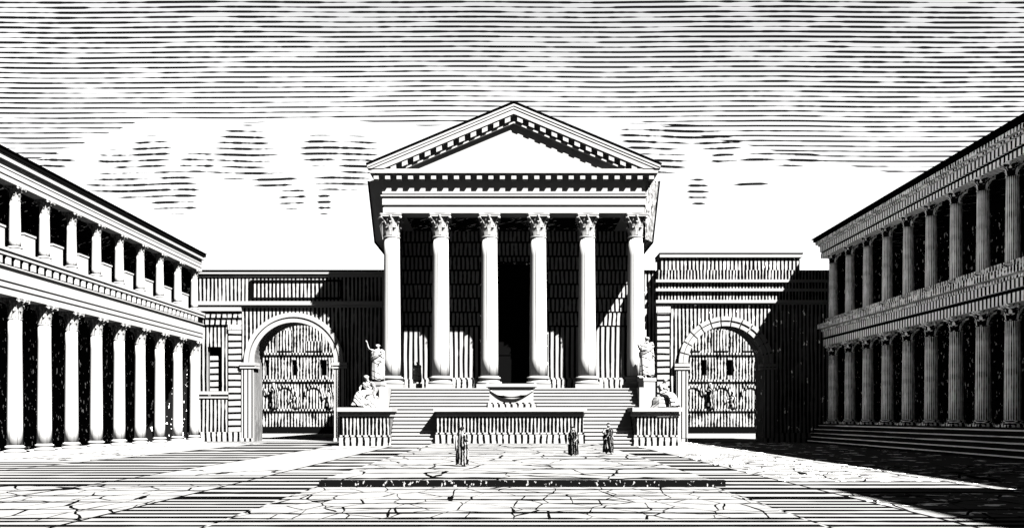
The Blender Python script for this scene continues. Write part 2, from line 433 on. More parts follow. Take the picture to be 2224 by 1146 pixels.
# ------------------------------------------------------------------ altar
A = thing('altar', 'white marble altar with a hanging garland on the block before the temple stairs', 'altar', (-.2, 75.2, 3.2))
MB().box(-2.1, 2.1, -.8, .8, .0, .30).box(-1.95, 1.95, -.7, .7, .30, .42).build('altar_base', 'plinth', A)
MB().box(-1.85, 1.85, -.62, .62, .42, 1.62).build('altar_body', 'marble', A)
m = MB().box(-2.0, 2.0, -.72, .72, 1.62, 1.74).box(-2.15, 2.15, -.85, .85, 1.74, 2.0)
m.build('altar_top', 'marble', A)
m = MB()
pts = [(-1.9 + 3.8*q/16, -.66 - .12*math.sin(PI*q/16), 1.5 - .72*math.sin(PI*q/16)) for q in range(17)]
m.tube(pts, [.07 + .06*math.sin(PI*q/16) for q in range(17)], 8)
m.build('garland', 'quoin', A)
for sx in (-1, 1): MB().tube([(sx*2.0, -.7, 2.06), (sx*2.0, .7, 2.06)], .10, 8).build('bolster', 'marble', A)

# ------------------------------------------------------------------ side porticoes
def colonnade(name, label, sgn, P, y_end, y_start, ncol_extra):
    B = thing(name, label, 'building', (sgn*30, y_end, 0))
    def bp(mb, nm, mat, par=None):
        mb.v = [(sgn*x - sgn*30, y - y_end, z) for x, y, z in mb.v]       # x is measured outward from the axis
        return mb.build(nm, mat, par or B)
    ys = [53.3 + 3.3*i + .055*i*i for i in range(9)]
    ys = [ys[0] - 3.3*q for q in range(ncol_extra, 0, -1)] + ys
    z0, z1, z2, z3, zr = P['z']
    # floors, back wall, ends, ceilings
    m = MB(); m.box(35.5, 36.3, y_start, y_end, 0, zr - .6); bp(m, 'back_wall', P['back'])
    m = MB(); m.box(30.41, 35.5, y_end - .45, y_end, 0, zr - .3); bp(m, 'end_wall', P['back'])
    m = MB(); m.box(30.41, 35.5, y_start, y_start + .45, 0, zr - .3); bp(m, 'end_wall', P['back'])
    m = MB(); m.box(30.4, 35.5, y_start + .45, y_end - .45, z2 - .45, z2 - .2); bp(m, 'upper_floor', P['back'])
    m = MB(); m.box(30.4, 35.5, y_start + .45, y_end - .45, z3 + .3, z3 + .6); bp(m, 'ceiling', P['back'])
    m = MB(); v = P['ov']; m.prism([(v, zr - .02), (v, zr + .05), (33, zr + .30), (36.8, zr + .05), (36.8, zr - .3), (33, zr - .1)], y_start - .2, y_end + .25); bp(m, 'roof', 'tile')
    # stylobate steps
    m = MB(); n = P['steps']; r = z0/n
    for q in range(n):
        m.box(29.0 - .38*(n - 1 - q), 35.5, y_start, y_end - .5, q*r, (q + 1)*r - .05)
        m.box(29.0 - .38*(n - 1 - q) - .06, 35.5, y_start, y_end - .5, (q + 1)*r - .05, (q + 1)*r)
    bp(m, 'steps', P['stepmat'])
    P['ent'](bp, y_start, y_end)
    lo = make_column(B, (0, ys[0] - y_end, z0), P['r'][0], z1 - z0, P['hb'][0], P['hc'][0], P['r'][0]*P['ab'], P['cm'], 24)
    up = make_column(B, (0, ys[0] - y_end, z2), P['r'][1], z3 - z2, P['hb'][1], P['hc'][1], P['r'][1]*P['ab'], P['cm'], 20)
    for y in ys[1:]:
        dup(lo, B, (0, y - y_end, z0)); dup(up, B, (0, y - y_end, z2))
    return B, ys, bp

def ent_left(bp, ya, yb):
    m = MB(); m.box(29.50, 30.4, ya, yb, 9.5, 9.84); m.box(29.58, 30.4, ya, yb, 9.84, 9.95); m.box(29.46, 30.4, ya, yb, 9.95, 10.2)
    m.box(29.58, 30.4, ya, yb, 10.2, 10.3); m.box(29.40, 30.4, ya, yb, 10.3, 10.4); bp(m, 'architrave', 'lmarble')
    m = MB(); m.box(29.50, 30.4, ya, yb, 10.4, 11.12); bp(m, 'frieze', 'lmarble')
    m = MB(); m.box(29.38, 30.4, ya, yb, 11.12, 11.2); m.box(29.36, 30.4, ya, yb, 11.78, 11.98); m.box(29.42, 30.4, ya, yb, 11.98, 12.03); m.box(29.28, 30.4, ya, yb, 12.03, 12.2); bp(m, 'cornice', 'lmarble')
    m = MB(); m.box(29.5, 30.4, ya, yb, 11.2, 11.78); bp(m, 'dentil_shade', 'black')  # black band stands in for shade between the dentils
    n = int((yb - ya - .6)/.9)
    de = bp(MB().box(29.40, 29.5, ya + .2, ya + .66, 11.27, 11.68), 'dentil', 'lmarble')
    for q in range(1, n): dup(de, de.parent, (0, .9*q, 0))
    m = MB(); m.box(29.60, 30.4, ya, yb, 16.18, 16.46); m.box(29.66, 30.4, ya, yb, 16.46, 16.52); m.box(29.55, 30.4, ya, yb, 16.52, 16.78); m.box(29.66, 30.4, ya, yb, 16.78, 16.84); m.box(29.52, 30.4, ya, yb, 16.84, 16.98); bp(m, 'architrave', 'lmarble')
    m = MB(); m.box(29.6, 30.4, ya, yb, 16.98, 17.24); m.box(29.34, 30.4, ya, yb, 17.24, 17.54); bp(m, 'cornice', 'lmarble')
    m = MB(); m.box(29.26, 30.4, ya, yb + .2, 17.56, 17.84); bp(m, 'roof_edge', 'tile')
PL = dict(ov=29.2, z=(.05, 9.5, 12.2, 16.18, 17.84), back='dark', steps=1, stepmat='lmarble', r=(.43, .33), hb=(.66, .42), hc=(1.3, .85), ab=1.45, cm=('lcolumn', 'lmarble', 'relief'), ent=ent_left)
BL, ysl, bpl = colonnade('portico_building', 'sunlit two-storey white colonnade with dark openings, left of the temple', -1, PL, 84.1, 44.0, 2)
for a, b in zip(ysl, ysl[1:]):
    bpl(MB().box(29.95, 30.25, a + .95, a + .95 + .36*(b - a), 12.2, 13.55).box(29.9, 30.3, a + .9, a + 1.0 + .36*(b - a), 13.55, 13.66), 'sun_patch_block', 'lmarble')  # white blocks stand in for sunlit patches of the back wall

def ent_right(bp, ya, yb):
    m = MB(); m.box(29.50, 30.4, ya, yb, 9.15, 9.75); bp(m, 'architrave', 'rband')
    m = MB(); m.box(29.60, 30.4, ya, yb, 9.75, 9.98); bp(m, 'painted_shadow_gap', 'black')  # black strip puts the groove's shade into the colour
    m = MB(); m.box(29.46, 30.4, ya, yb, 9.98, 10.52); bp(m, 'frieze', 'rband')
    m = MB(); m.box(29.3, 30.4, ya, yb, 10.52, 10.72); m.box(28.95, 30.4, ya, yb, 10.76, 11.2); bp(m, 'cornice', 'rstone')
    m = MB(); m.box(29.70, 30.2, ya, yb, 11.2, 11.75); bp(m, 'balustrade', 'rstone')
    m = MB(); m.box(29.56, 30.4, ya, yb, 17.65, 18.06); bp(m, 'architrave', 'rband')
    m = MB(); m.box(29.62, 30.4, ya, yb, 18.06, 18.24); bp(m, 'painted_shadow_gap', 'black')
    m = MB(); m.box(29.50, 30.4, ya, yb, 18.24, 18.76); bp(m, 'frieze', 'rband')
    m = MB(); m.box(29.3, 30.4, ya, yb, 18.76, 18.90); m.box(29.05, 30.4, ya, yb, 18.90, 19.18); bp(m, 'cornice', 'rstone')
    m = MB(); m.box(28.9, 30.4, ya, yb + .2, 19.20, 19.46); bp(m, 'roof_edge', 'tile')
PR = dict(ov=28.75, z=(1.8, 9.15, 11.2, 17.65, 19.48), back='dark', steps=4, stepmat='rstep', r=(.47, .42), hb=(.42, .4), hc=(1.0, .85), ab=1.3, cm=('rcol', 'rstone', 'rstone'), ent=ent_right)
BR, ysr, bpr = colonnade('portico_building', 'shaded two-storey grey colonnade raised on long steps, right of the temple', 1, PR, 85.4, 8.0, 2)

bpr(MB().box(29.5, 38, -12, 6, 0, 29).box(29.0, 38.5, -12.4, 6.4, 29, 29.8), 'shadow_block', 'rstone')  # added out of view to cast shadow over the near right ground

# ------------------------------------------------------------------ gate walls
GY = 84.5
def archwall(m, x0, x1, z0, z1, cx, r, zs, y0, y1, n=28):
    for y in (y0, y1):
        m.face([(x0,y,z0),(cx-r,y,z0),(cx-r,y,zs),(cx-r,y,z1),(x0,y,z1)])
        m.face([(cx+r,y,z0),(x1,y,z0),(x1,y,z1),(cx+r,y,z1),(cx+r,y,zs)])
        for q in range(n):
            a, b = PI - PI*q/n, PI - PI*(q+1)/n
            pa = (cx + r*math.cos(a), zs + r*math.sin(a)); pb = (cx + r*math.cos(b), zs + r*math.sin(b))
            m.face([(pa[0],y,pa[1]),(pb[0],y,pb[1]),(pb[0],y,z1),(pa[0],y,z1)])
    for q in range(n):
        a, b = PI - PI*q/n, PI - PI*(q+1)/n
        pa = (cx + r*math.cos(a), zs + r*math.sin(a)); pb = (cx + r*math.cos(b), zs + r*math.sin(b))
        m.face([(pa[0],y0,pa[1]),(pb[0],y0,pb[1]),(pb[0],y1,pb[1]),(pa[0],y1,pa[1])])
    for x in (cx - r, cx + r): m.face([(x,y0,z0),(x,y1,z0),(x,y1,zs),(x,y0,zs)])
    for x in (x0, x1): m.face([(x,y0,z0),(x,y1,z0),(x,y1,z1),(x,y0,z1)])
    m.face([(x0,y0,z1),(x1,y0,z1),(x1,y1,z1),(x0,y1,z1)])
def archivolt(m, cx, zs, r0, r1, y0, y1, n=30, gap=0.0, seg=0):
    nseg = seg or 1
    for k in range(nseg):
        g0 = PI*k/nseg + (gap/2 if seg else 0); g1 = PI*(k+1)/nseg - (gap/2 if seg else 0)
        nn = max(2, n//nseg)
        for q in range(nn):
            a, b = g0 + (g1-g0)*q/nn, g0 + (g1-g0)*(q+1)/nn
            P = [(cx + rr*math.cos(t), zs + rr*math.sin(t)) for rr, t in ((r0,a),(r1,a),(r1,b),(r0,b))]
            m.face([(x,y0,z) for x, z in P])
            m.face([(P[1][0],y0,P[1][1]),(P[2][0],y0,P[2][1]),(P[2][0],y1,P[2][1]),(P[1][0],y1,P[1][1])])
            m.face([(P[0][0],y0,P[0][1]),(P[3][0],y0,P[3][1]),(P[3][0],y1,P[3][1]),(P[0][0],y1,P[0][1])])
            if seg and q in (0, nn-1):
                e = (P[0], P[1]) if q == 0 else (P[3], P[2])
                m.face([(e[0][0],y0,e[0][1]),(e[1][0],y0,e[1][1]),(e[1][0],y1,e[1][1]),(e[0][0],y1,e[0][1])])
def gp_for(root):
    lx, ly, lz = root.location
    def gp(mb, name, mat, par=None):
        mb.v = [(x - lx, y - ly, z - lz) for x, y, z in mb.v]; return mb.build(name, mat, par or root)
    return gp
# left gate wall
GL = thing('gateway', 'arched stone gateway wall with a plain attic panel, between left colonnade and temple', 'gateway', (-21, GY, 0))
gp = gp_for(GL)
cx, r, zs = -20.9, 3.82, 7.58
m = MB(); archwall(m, -27.0, -12.0, 0, 12.82, cx, r, zs, GY, GY + 2.6); gp(m, 'wall', 'wall')
m = MB(); m.box(-30.2, -12.0, GY - .02, GY + 2.6, 13.38, 15.72); at = gp(m, 'attic', 'wall')
m = MB(); m.box(-25.1, -16.4, GY - .16, GY - .02, 15.28, 15.44); m.box(-25.1, -16.4, GY - .16, GY - .02, 13.62, 13.78)
m.box(-25.1, -24.95, GY - .16, GY - .02, 13.78, 15.28); m.box(-16.55, -16.4, GY - .16, GY - .02, 13.78, 15.28); gp(m, 'panel_frame', 'black', at)
m = MB(); m.box(-30.2, -12.0, GY - .35, GY + 2.6, 15.98, 16.22); m.box(-30.2, -12.0, GY - .15, GY + 2.6, 15.72, 15.98); gp(m, 'cornice', 'marble')
gp(MB().box(-30.3, -12.0, GY - .42, GY + 2.7, 16.22, 16.36), 'coping', 'tile')
m = MB(); m.box(-30.2, -12.0, GY - .45, GY + 2.6, 13.02, 13.38); m.box(-30.2, -12.0, GY - .15, GY + 2.6, 12.82, 13.02); gp(m, 'string_course', 'marble')
m = MB(); archivolt(m, cx, zs, r, 4.25, GY - .30, GY + .1, 36); archivolt(m, cx, zs, 4.32, 4.72, GY - .42, GY + .1, 36); gp(m, 'archivolt', 'marble')
for sx in (-1, 1):
    m = MB(); a, b = sorted((cx + sx*3.84, cx + sx*4.95)); m.box(a, b, GY - .34, GY + .0, 0.4, 7.0)
    gp(m, 'pier', 'fluted')
for sx in (-1, 1):
    m = MB(); a, b = sorted((cx + sx*3.6, cx + sx*5.1)); m.box(a, b, GY - .55, GY + 1.0, 7.30, 7.58); m.box(a, b, GY - .45, GY + 1.0, 7.02, 7.24)
    gp(m, 'impost', 'marble')
for sx in (-1, 1):
    m = MB(); a, b = sorted((cx + sx*3.8, cx + sx*5.05)); m.box(a, b, GY - .42, GY, 0, .4)
    gp(m, 'pier_foot', 'plinth')
# left side bay with a niche window
m = MB(); m.box(-30.2, -29.25, GY + .1, GY + 2.6, 0, 11.2); m.box(-27.85, -27.0, GY + .1, GY + 2.6, 0, 11.2)
m.box(-29.25, -27.85, GY + .1, GY + 2.6, 0, 4.3); m.box(-29.25, -27.85, GY + .1, GY + 2.6, 9.1, 11.2); m.box(-29.25, -27.85, GY + 1.2, GY + 2.6, 4.3, 9.1)
sb = gp(m, 'side_bay', 'wall')
gp(MB().box(-29.24, -27.86, GY + 1.1, GY + 1.19, 4.9, 9.05), 'niche', 'black', sb)
gp(MB().box(-29.22, -28.45, GY + .75, GY + 1.09, 4.9, 8.4), 'niche_block', 'quoin', sb)
gp(MB().box(-30.1, -27.1, GY - .12, GY + .1, 4.55, 4.85).box(-30.1, -27.1, GY - .02, GY + .1, 4.2, 4.36), 'sill', 'marble', sb)
m = MB(); m.box(-30.2, -25.9, GY - .10, GY + .09, 11.2, 11.62); m.box(-30.2, -25.9, GY - .02, GY + .09, 11.62, 11.85); m.box(-30.2, -25.9, GY - .2, GY + .09, 11.85, 12.2); gp(m, 'side_entablature', 'plinth', sb)
gp(MB().box(-30.2, -25.9, GY - .42, GY + 2.6, 12.45, 12.81).box(-30.2, -27.0, GY + .1, GY + 2.6, 11.2, 12.45), 'side_cornice', 'marble', sb)
gp(MB().box(-27.15, -25.98, GY - .16, GY, 1.0, 10.7), 'quoin_pilaster', 'quoin', sb)
gp(MB().box(-27.2, -25.95, GY - .2, GY, 10.7, 11.2), 'pilaster_capital', 'relief', sb)
gp(MB().box(-30.2, -25.9, GY - .3, GY + .1, 0, .98), 'bay_plinth', 'plinth', sb)
GL.location = (-21*88/84.5, 88, -.0994); GL.scale = (88/84.5,)*3
# right gate wall
GR = thing('gateway', 'arched stone gateway wall with a stepped attic and voussoirs, beside the shaded right colonnade', 'gateway', (21, GY, 0))
gp = gp_for(GR)
cx, r, zs = 20.15, 3.6, 7.45
m = MB(); archwall(m, 13.55, 30.3, 0, 13.1, cx, r, zs, GY, GY + 2.6); gp(m, 'wall', 'rwall')
m = MB(); m.box(13.6, 30.3, GY + .02, GY + 2.6, 13.5, 14.35); m.box(13.6, 30.3, GY + .02, GY + 2.6, 14.6, 15.2); m.box(13.6, 30.3, GY + .02, GY + 2.6, 15.45, 16.4); gp(m, 'upper_wall', 'podium')
m = MB(); m.box(13.5, 30.3, GY - .4, GY + 2.6, 13.22, 13.5); m.box(13.5, 30.3, GY - .1, GY + 2.6, 13.1, 13.22); m.box(13.5, 30.3, GY - .3, GY + 2.6, 14.35, 14.6); m.box(13.5, 30.3, GY - .3, GY + 2.6, 15.2, 15.45); gp(m, 'string_course', 'marble')
at = gp(MB().box(14.05, 27.3, GY + .15, GY + 2.6, 16.4, 17.6), 'attic', 'rwall')
gp(MB().box(13.9, 27.5, GY - .1, GY + 2.7, 17.6, 17.92), 'attic_cornice', 'marble', at)
gp(MB().box(13.85, 27.55, GY - .15, GY + 2.75, 17.92, 18.02), 'coping', 'tile', at)
m = MB(); archivolt(m, cx, zs, r, 4.05, GY - .30, GY + .1, 40, .03, 13); archivolt(m, cx, zs, 4.12, 4.5, GY - .42, GY + .1, 40, .03, 13); gp(m, 'archivolt', 'marble')
for sx in (-1, 1):
    m = MB(); a, b = sorted((cx + sx*3.62, cx + sx*4.7)); m.box(a, b, GY - .34, GY, .4, 6.9)
    gp(m, 'pier', 'fluted')
for sx in (-1, 1):
    m = MB(); a, b = sorted((cx + sx*3.4, cx + sx*4.9)); m.box(a, b, GY - .55, GY + 1.0, 7.18, 7.45); m.box(a, b, GY - .45, GY + 1.0, 6.9, 7.1)
    gp(m, 'impost', 'marble')
gp(MB().box(13.65, 14.8, GY - .2, GY, .9, 12.3), 'quoin_pilaster', 'quoin')
gp(MB().box(13.55, 14.9, GY - .26, GY, 12.3, 12.9), 'pilaster_capital', 'relief')
gp(MB().box(13.5, 16.5, GY - .3, GY, 0, .9), 'bay_plinth', 'plinth'); gp(MB().box(23.8, 30.2, GY - .3, GY, 0, .9), 'bay_plinth', 'plinth')
gp(MB().box(12.45, 13.5, GY + .9, GY + 2.6, 0, 16.4), 'link_wall', 'rwall')
gp(MB().box(12.45, 13.6, GY + .7, GY + 2.7, 16.4, 16.52), 'coping', 'tile')

# ------------------------------------------------------------------ exedra walls seen through the arches
def exedra(label, x0, x1, dark_cols):
    E = thing('exedra', label, 'wall', ((x0 + x1)/2, 130, 0)); gp = gp_for(E)
    Y = 130; m = MB(); pad = .7
    cols = []; x = x0 + 2.0
    while x < x1 - 2: cols.append(x); x += 4.2
    # wall between the two rows of openings
    rows = ((8.5, 10.8),)
    zs_ = [0] + [z for rw in rows for z in rw] + [18.0]
    for k in range(0, len(zs_), 2): m.box(x0, x1, Y, Y + 1.5, zs_[k], zs_[k+1])
    rnd = random.Random(int(x0) + 90); wins = [(c + rnd.uniform(-1.1, 1.1), rnd.uniform(.32, .72)) for c in cols]
    for z0, z1 in rows:
        px = x0
        for c, hw in wins:
            m.box(px, c - hw, Y, Y + 1.5, z0, z1); px = c + hw
        m.box(px, x1, Y, Y + 1.5, z0, z1)
    gp(m, 'wall', 'exedra')
    m = MB()
    for z in (3.3, 7.6, 11.5, 16.2): m.box(x0, x1, Y - .3, Y, z, z + .3)
    gp(m, 'string_course', 'exedra')
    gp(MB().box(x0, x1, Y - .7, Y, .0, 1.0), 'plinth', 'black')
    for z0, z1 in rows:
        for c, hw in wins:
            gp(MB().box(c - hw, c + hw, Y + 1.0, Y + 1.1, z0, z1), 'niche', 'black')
    for i, c in enumerate(cols):       # carved figures and low arches on the lower part of the wall
        h = (1.0, .86, 1.1, .92)[i % 4]; o = (.2, -.5, .4, -.2)[(i*3) % 4]
        mm = MB(); mm.lathe([(.5*h,3.62),(.62*h,4.1),(.42*h,5.0*h),(.6*h,5.7*h),(.2*h,6.1*h),(.28*h,6.35*h),(.24*h,6.6*h),(.08*h,6.75*h)], 12, c + o, Y - .05)
        mm.tube([(c + o - .5*h, Y - .1, 5.6*h), (c + o - .95, Y - .3, 5.0*h), (c + o - 1.1, Y - .4, 5.9*h)], [.16, .14, .1], 7)
        gp(mm, 'relief_figure', 'exedra')
        mm = MB(); archivolt(mm, c + 2.1, 5.6, 1.15, 1.5, Y - .22, Y, 16); gp(mm, 'blind_arch', 'exedra')
        gp(MB().box(c + 1.0, c + 3.2, Y - .28, Y - .02, 12.1, 13.5 + .8*(i % 3)), 'relief_panel', 'exedra')
    return E
exedra('hatched wall with niches and carved figures, seen through the left arch', -46, -20, 0)
exedra('hatched wall with niches and carved figures, seen through the right arch', 18, 44, 0)

# ------------------------------------------------------------------ figures
def skin_mesh(name, chains, mat, parent=None, loc=(0,0,0), rz=0, scale=1.0, sub=1, rough=0.0):
    """chains: {'root': (pos, rad), 'edges': [(i, j)]} grown with a Skin modifier, applied"""
    V, E, R = chains
    me = bpy.data.meshes.new(name); me.from_pydata([Vector(v)*scale for v in V], E, []); 
    o = bpy.data.objects.new(name, me); C.objects.link(o)
    md = o.modifiers.new('s', 'SKIN'); md.use_smooth_shade = True
    lay = me.skin_vertices[0].data if me.skin_vertices else None
    if lay is None:
        bm = bmesh.new(); bm.from_mesh(me); bm.verts.layers.skin.verify(); bm.to_mesh(me); bm.free(); lay = me.skin_vertices[0].data
    for i, rr in enumerate(R):
        lay[i].radius = (rr*scale, rr*scale) if not isinstance(rr, tuple) else (rr[0]*scale, rr[1]*scale)
    lay[0].use_root = True
    s = o.modifiers.new('u', 'SUBSURF'); s.levels = sub; s.render_levels = sub
    dg = bpy.context.evaluated_depsgraph_get()
    me2 = bpy.data.meshes.new_from_object(o.evaluated_get(dg))
    o.modifiers.clear(); old = o.data; o.data = me2; bpy.data.meshes.remove(old)
    me2.materials.clear(); me2.materials.append(M[mat]); me2.name = name
    if parent: o.parent = parent
    o.location = loc; o.rotation_euler.z = rz
    return o

def body_chain(pose):
    """pose: dict of joint positions, metres, figure faces -Y; fingers are added to both hands"""
    V, R, E, idx = [], [], [], {}
    def j(n, p, r, par=None):
        idx[n] = len(V); V.append(p); R.append(r)
        if par: E.append((idx[par], idx[n]))
    P = pose
    j('pelvis', P['pelvis'], (.15, .12)); j('waist', P['waist'], (.13, .105), 'pelvis'); j('chest', P['chest'], (.17, .12), 'waist')
    j('neckb', P['neckb'], (.08, .07), 'chest'); j('neck', P['neck'], .055, 'neckb'); h = Vector(P['head']); f = Vector(P.get('face', (0,-1,0)))
    j('head', tuple(h), (.10, .115), 'neck'); j('crown', tuple(h + Vector((0,0,.085))), (.085, .10), 'head')
    j('chin', tuple(h + f*.07 + Vector((0,0,-.085))), .045, 'head'); j('nose', tuple(h + f*.135 + Vector((0,0,-.005))), .018, 'head')
    side = Vector((-f.y, f.x, 0))
    for sg, nm in ((1,'el'),(-1,'er')): j(nm, tuple(h + side*sg*.108 + Vector((0,0,-.005))), .016, 'head')
    for s in ('l', 'r'):
        j('hip'+s, P['hip'+s], .105, 'pelvis'); j('knee'+s, P['knee'+s], .066, 'hip'+s); j('calf'+s, tuple(Vector(P['knee'+s]).lerp(Vector(P['ank'+s]), .35)), .058, 'knee'+s)
        j('ank'+s, P['ank'+s], .042, 'calf'+s); j('toe'+s, P['toe'+s], (.045, .03), 'ank'+s)
        j('sh'+s, P['sh'+s], .075, 'chest'); j('elb'+s, P['elb'+s], .046, 'sh'+s); j('wr'+s, P['wr'+s], .03, 'elb'+s)
        w = Vector(P['wr'+s]); d = (w - Vector(P['elb'+s])).normalized(); a = d.cross(Vector((0,1,0)))
        if a.length < .1: a = d.cross(Vector((1,0,0)))
        a.normalize(); b = d.cross(a)
        j('palm'+s, tuple(w + d*.07), (.036, .02), 'wr'+s)
        for q, (off, ln) in enumerate(((-.03,.075),(-.01,.088),(.01,.083),(.03,.066))):
            k0 = w + d*.105 + b*off
            j(f'f{s}{q}a', tuple(k0), .010, 'palm'+s); j(f'f{s}{q}b', tuple(k0 + d*ln*.5 + a*.008), .009, f'f{s}{q}a'); j(f'f{s}{q}c', tuple(k0 + d*ln*.9 + a*.03), .007, f'f{s}{q}b')
        j(f't{s}a', tuple(w + d*.05 - b*.045), .011, 'palm'+s); j(f't{s}b', tuple(w + d*.09 - b*.06 + a*.012), .009, f't{s}a')
    return V, E, R

def standing(stride=.0, arm='down', turn=0.0):
    p = dict(pelvis=(0,0,.93), waist=(0,0,1.08), chest=(0,.0,1.28), neckb=(0,.01,1.42), neck=(0,0,1.49), head=(0,-.015,1.60),
             hipl=(.1,0,.88), hipr=(-.1,0,.88), kneel=(.11,-.03-stride,.48), kneer=(-.11,-.01+stride*.5,.48),
             ankl=(.11,.0-stride*1.2,.08), ankr=(-.11,.03+stride*1.4,.08), toel=(.13,-.16-stride*1.2,.035), toer=(-.13,-.13+stride*1.4,.035),
             shl=(.2,.0,1.38), shr=(-.2,0,1.38), elbl=(.27,.03,1.1), elbr=(-.27,.03,1.1), wrl=(.22,-.14,.95), wrr=(-.25,-.08,.86))
    if arm == 'raised': p['elbr'] = (-.4,-.1,1.45); p['wrr'] = (-.42,-.2,1.68)
    if arm == 'fold': p['elbl'] = (.25,-.02,1.12); p['wrl'] = (.05,-.22,1.17)
    if arm == 'out': p['elbr'] = (-.38,-.08,1.2); p['wrr'] = (-.5,-.26,1.28)
    t = math.sin(turn), math.cos(turn); p['face'] = (t[0], -t[1], 0)
    return p

def drape(name, mat, parent, scale=1.0, stride=0.0, seed=0, long=True):
    """toga: folded cloth wrapped from ankles to chest, with a sash over the left shoulder"""
    m = MB(); rnd = random.Random(seed); n = 44; ph = rnd.uniform(0, 6)
    levels = [(.10,.23,.21+stride),(.30,.235,.20+stride*.8),(.55,.235,.185+stride*.5),(.80,.225,.17),(.95,.225,.165),(1.10,.215,.155),(1.25,.225,.15),(1.36,.215,.135),(1.43,.13,.105)]
    i0 = len(m.v)
    for z, rx, ry in levels:
        for a in range(n):
            t = 2*PI*a/n
            f = 1 + (.075*math.sin(9*t + ph + z*3.0) + .04*math.sin(17*t - z*5))*(1 - .5*(z/1.5))
            m.v.append((rx*1.32*f*math.cos(t)*scale, ry*f*math.sin(t)*scale, (z + .03*math.sin(4*t + ph))*scale))
    L = len(levels)
    for q in range(L - 1):
        for a in range(n):
            b = (a+1) % n; m.f.append((i0+q*n+a, i0+q*n+b, i0+(q+1)*n+b, i0+(q+1)*n+a)); m.sm.append(True)
    o = m.build(name, mat, parent)
    s = MB()
    for k in range(4):
        pts = []
        for q in range(13):
            f = q/12; t = -PI*.5 + (f - .5)*PI*1.5
            zz = .78 + .62*f + k*.055*(1 - f)
            rx, ry = .295 - .06*f + .01*k, .215 - .06*f + .01*k
            pts.append((rx*math.cos(t)*scale, ry*math.sin(t)*scale, zz*scale))
        s.tube(pts, .036*scale, 7)
    pts = [(.20*scale, y*scale, z*scale) for y, z in ((-.12,1.30),(-.05,1.40),(.05,1.40),(.14,1.3),(.17,1.0),(.17,.7))]
    s.tube(pts, [.06*scale]*6, 8)
    sl = [(-.215,0,1.38),(-.25,.02,1.24),(-.275,.03,1.12)]
    s.tube([tuple(Vector(p)*scale) for p in sl], [.085*scale,.085*scale,.08*scale], 10)
    s.build(name + '_fold', mat, o)
    return o
def hair(parent, scale, head=(0,-.015,1.61)):
    m = MB(); n = 16; i = 0
    for q in range(7):
        f = q/6*PI*.62
        for a in range(n):
            t = 2*PI*a/n; d = 1 + .06*math.sin(5*t + q)
            m.v.append(((head[0] + .098*math.sin(f)*math.cos(t)*d)*scale, (head[1] + .018 + .11*math.sin(f)*math.sin(t)*d)*scale, (head[2] + .045 + .112*math.cos(f) - (.0 if math.sin(t) > -.3 else -.03*q/6))*scale))
    for q in range(6):
        for a in range(n):
            b = (a+1) % n; m.f.append((q*n+a, q*n+b, (q+1)*n+b, (q+1)*n+a)); m.sm.append(True)
    return m.build('hair', 'hair', parent)

def person(label, x, y, z, h, rz, mat, arm, stride, seed, turn=0.0):
    s = h/1.72
    o = skin_mesh('person', body_chain(standing(stride, arm, turn)), 'skin', None, (x, y, z), rz, s)
    tag(o, label, 'person', 'people walking on the square')
    drape('toga', mat, o, s, stride*.8, seed); hair(o, s)
    return o
kx = lambda px, D: (px - 1116)*D/1925
person('person in a pale toga with diagonal folds, nearest the viewer', kx(1004, 39.2), 39.2, .22, 1.72, 2.5, 'toga', 'fold', .05, 1)
person('person in a dark cloak before the right end of the long stair block', kx(1245, 49.4), 49.4, .22, 1.62, -.5, 'darktoga', 'down', .03, 2)
person('person in a dark cloak standing before the right stairs', kx(1321, 52.5), 52.5, .22, 1.80, .4, 'darktoga', 'out', .04, 3)

# statues
def statue(label, x, y, z, h, rz, arm, seed, stand=None, mat='statue'):
    S = thing('statue', label, 'statue', (x, y, z), rz)
    zz = 0
    if stand:
        w, hh = stand
        MB().box(-w, w, -w, w, 0, .3).box(-w*.88, w*.88, -w*.88, w*.88, .3, hh - .3).box(-w, w, -w, w, hh - .3, hh).build('pedestal', 'marble', S); zz = hh
    s = h/1.72
    b = skin_mesh('body', body_chain(standing(.02, arm)), mat, S, (0, 0, zz), 0, s)
    drape('drapery', mat, b, s, .02, seed)
    return S
statue('tall draped marble statue on a pedestal, left of the leftmost temple column', -12.0, 78.3, 3.2, 3.4, -.3, 'raised', 11, (.55, 2.3))
statue('tall draped marble statue on a white pedestal, right of the rightmost temple column', 11.75, 78.3, 3.2, 3.75, .3, 'out', 12, (.62, 2.65))
statue('small draped statue standing inside the portico between the first two columns', -9.05, 83.2, ZP, 2.1, .1, 'fold', 13, (.45, .55))

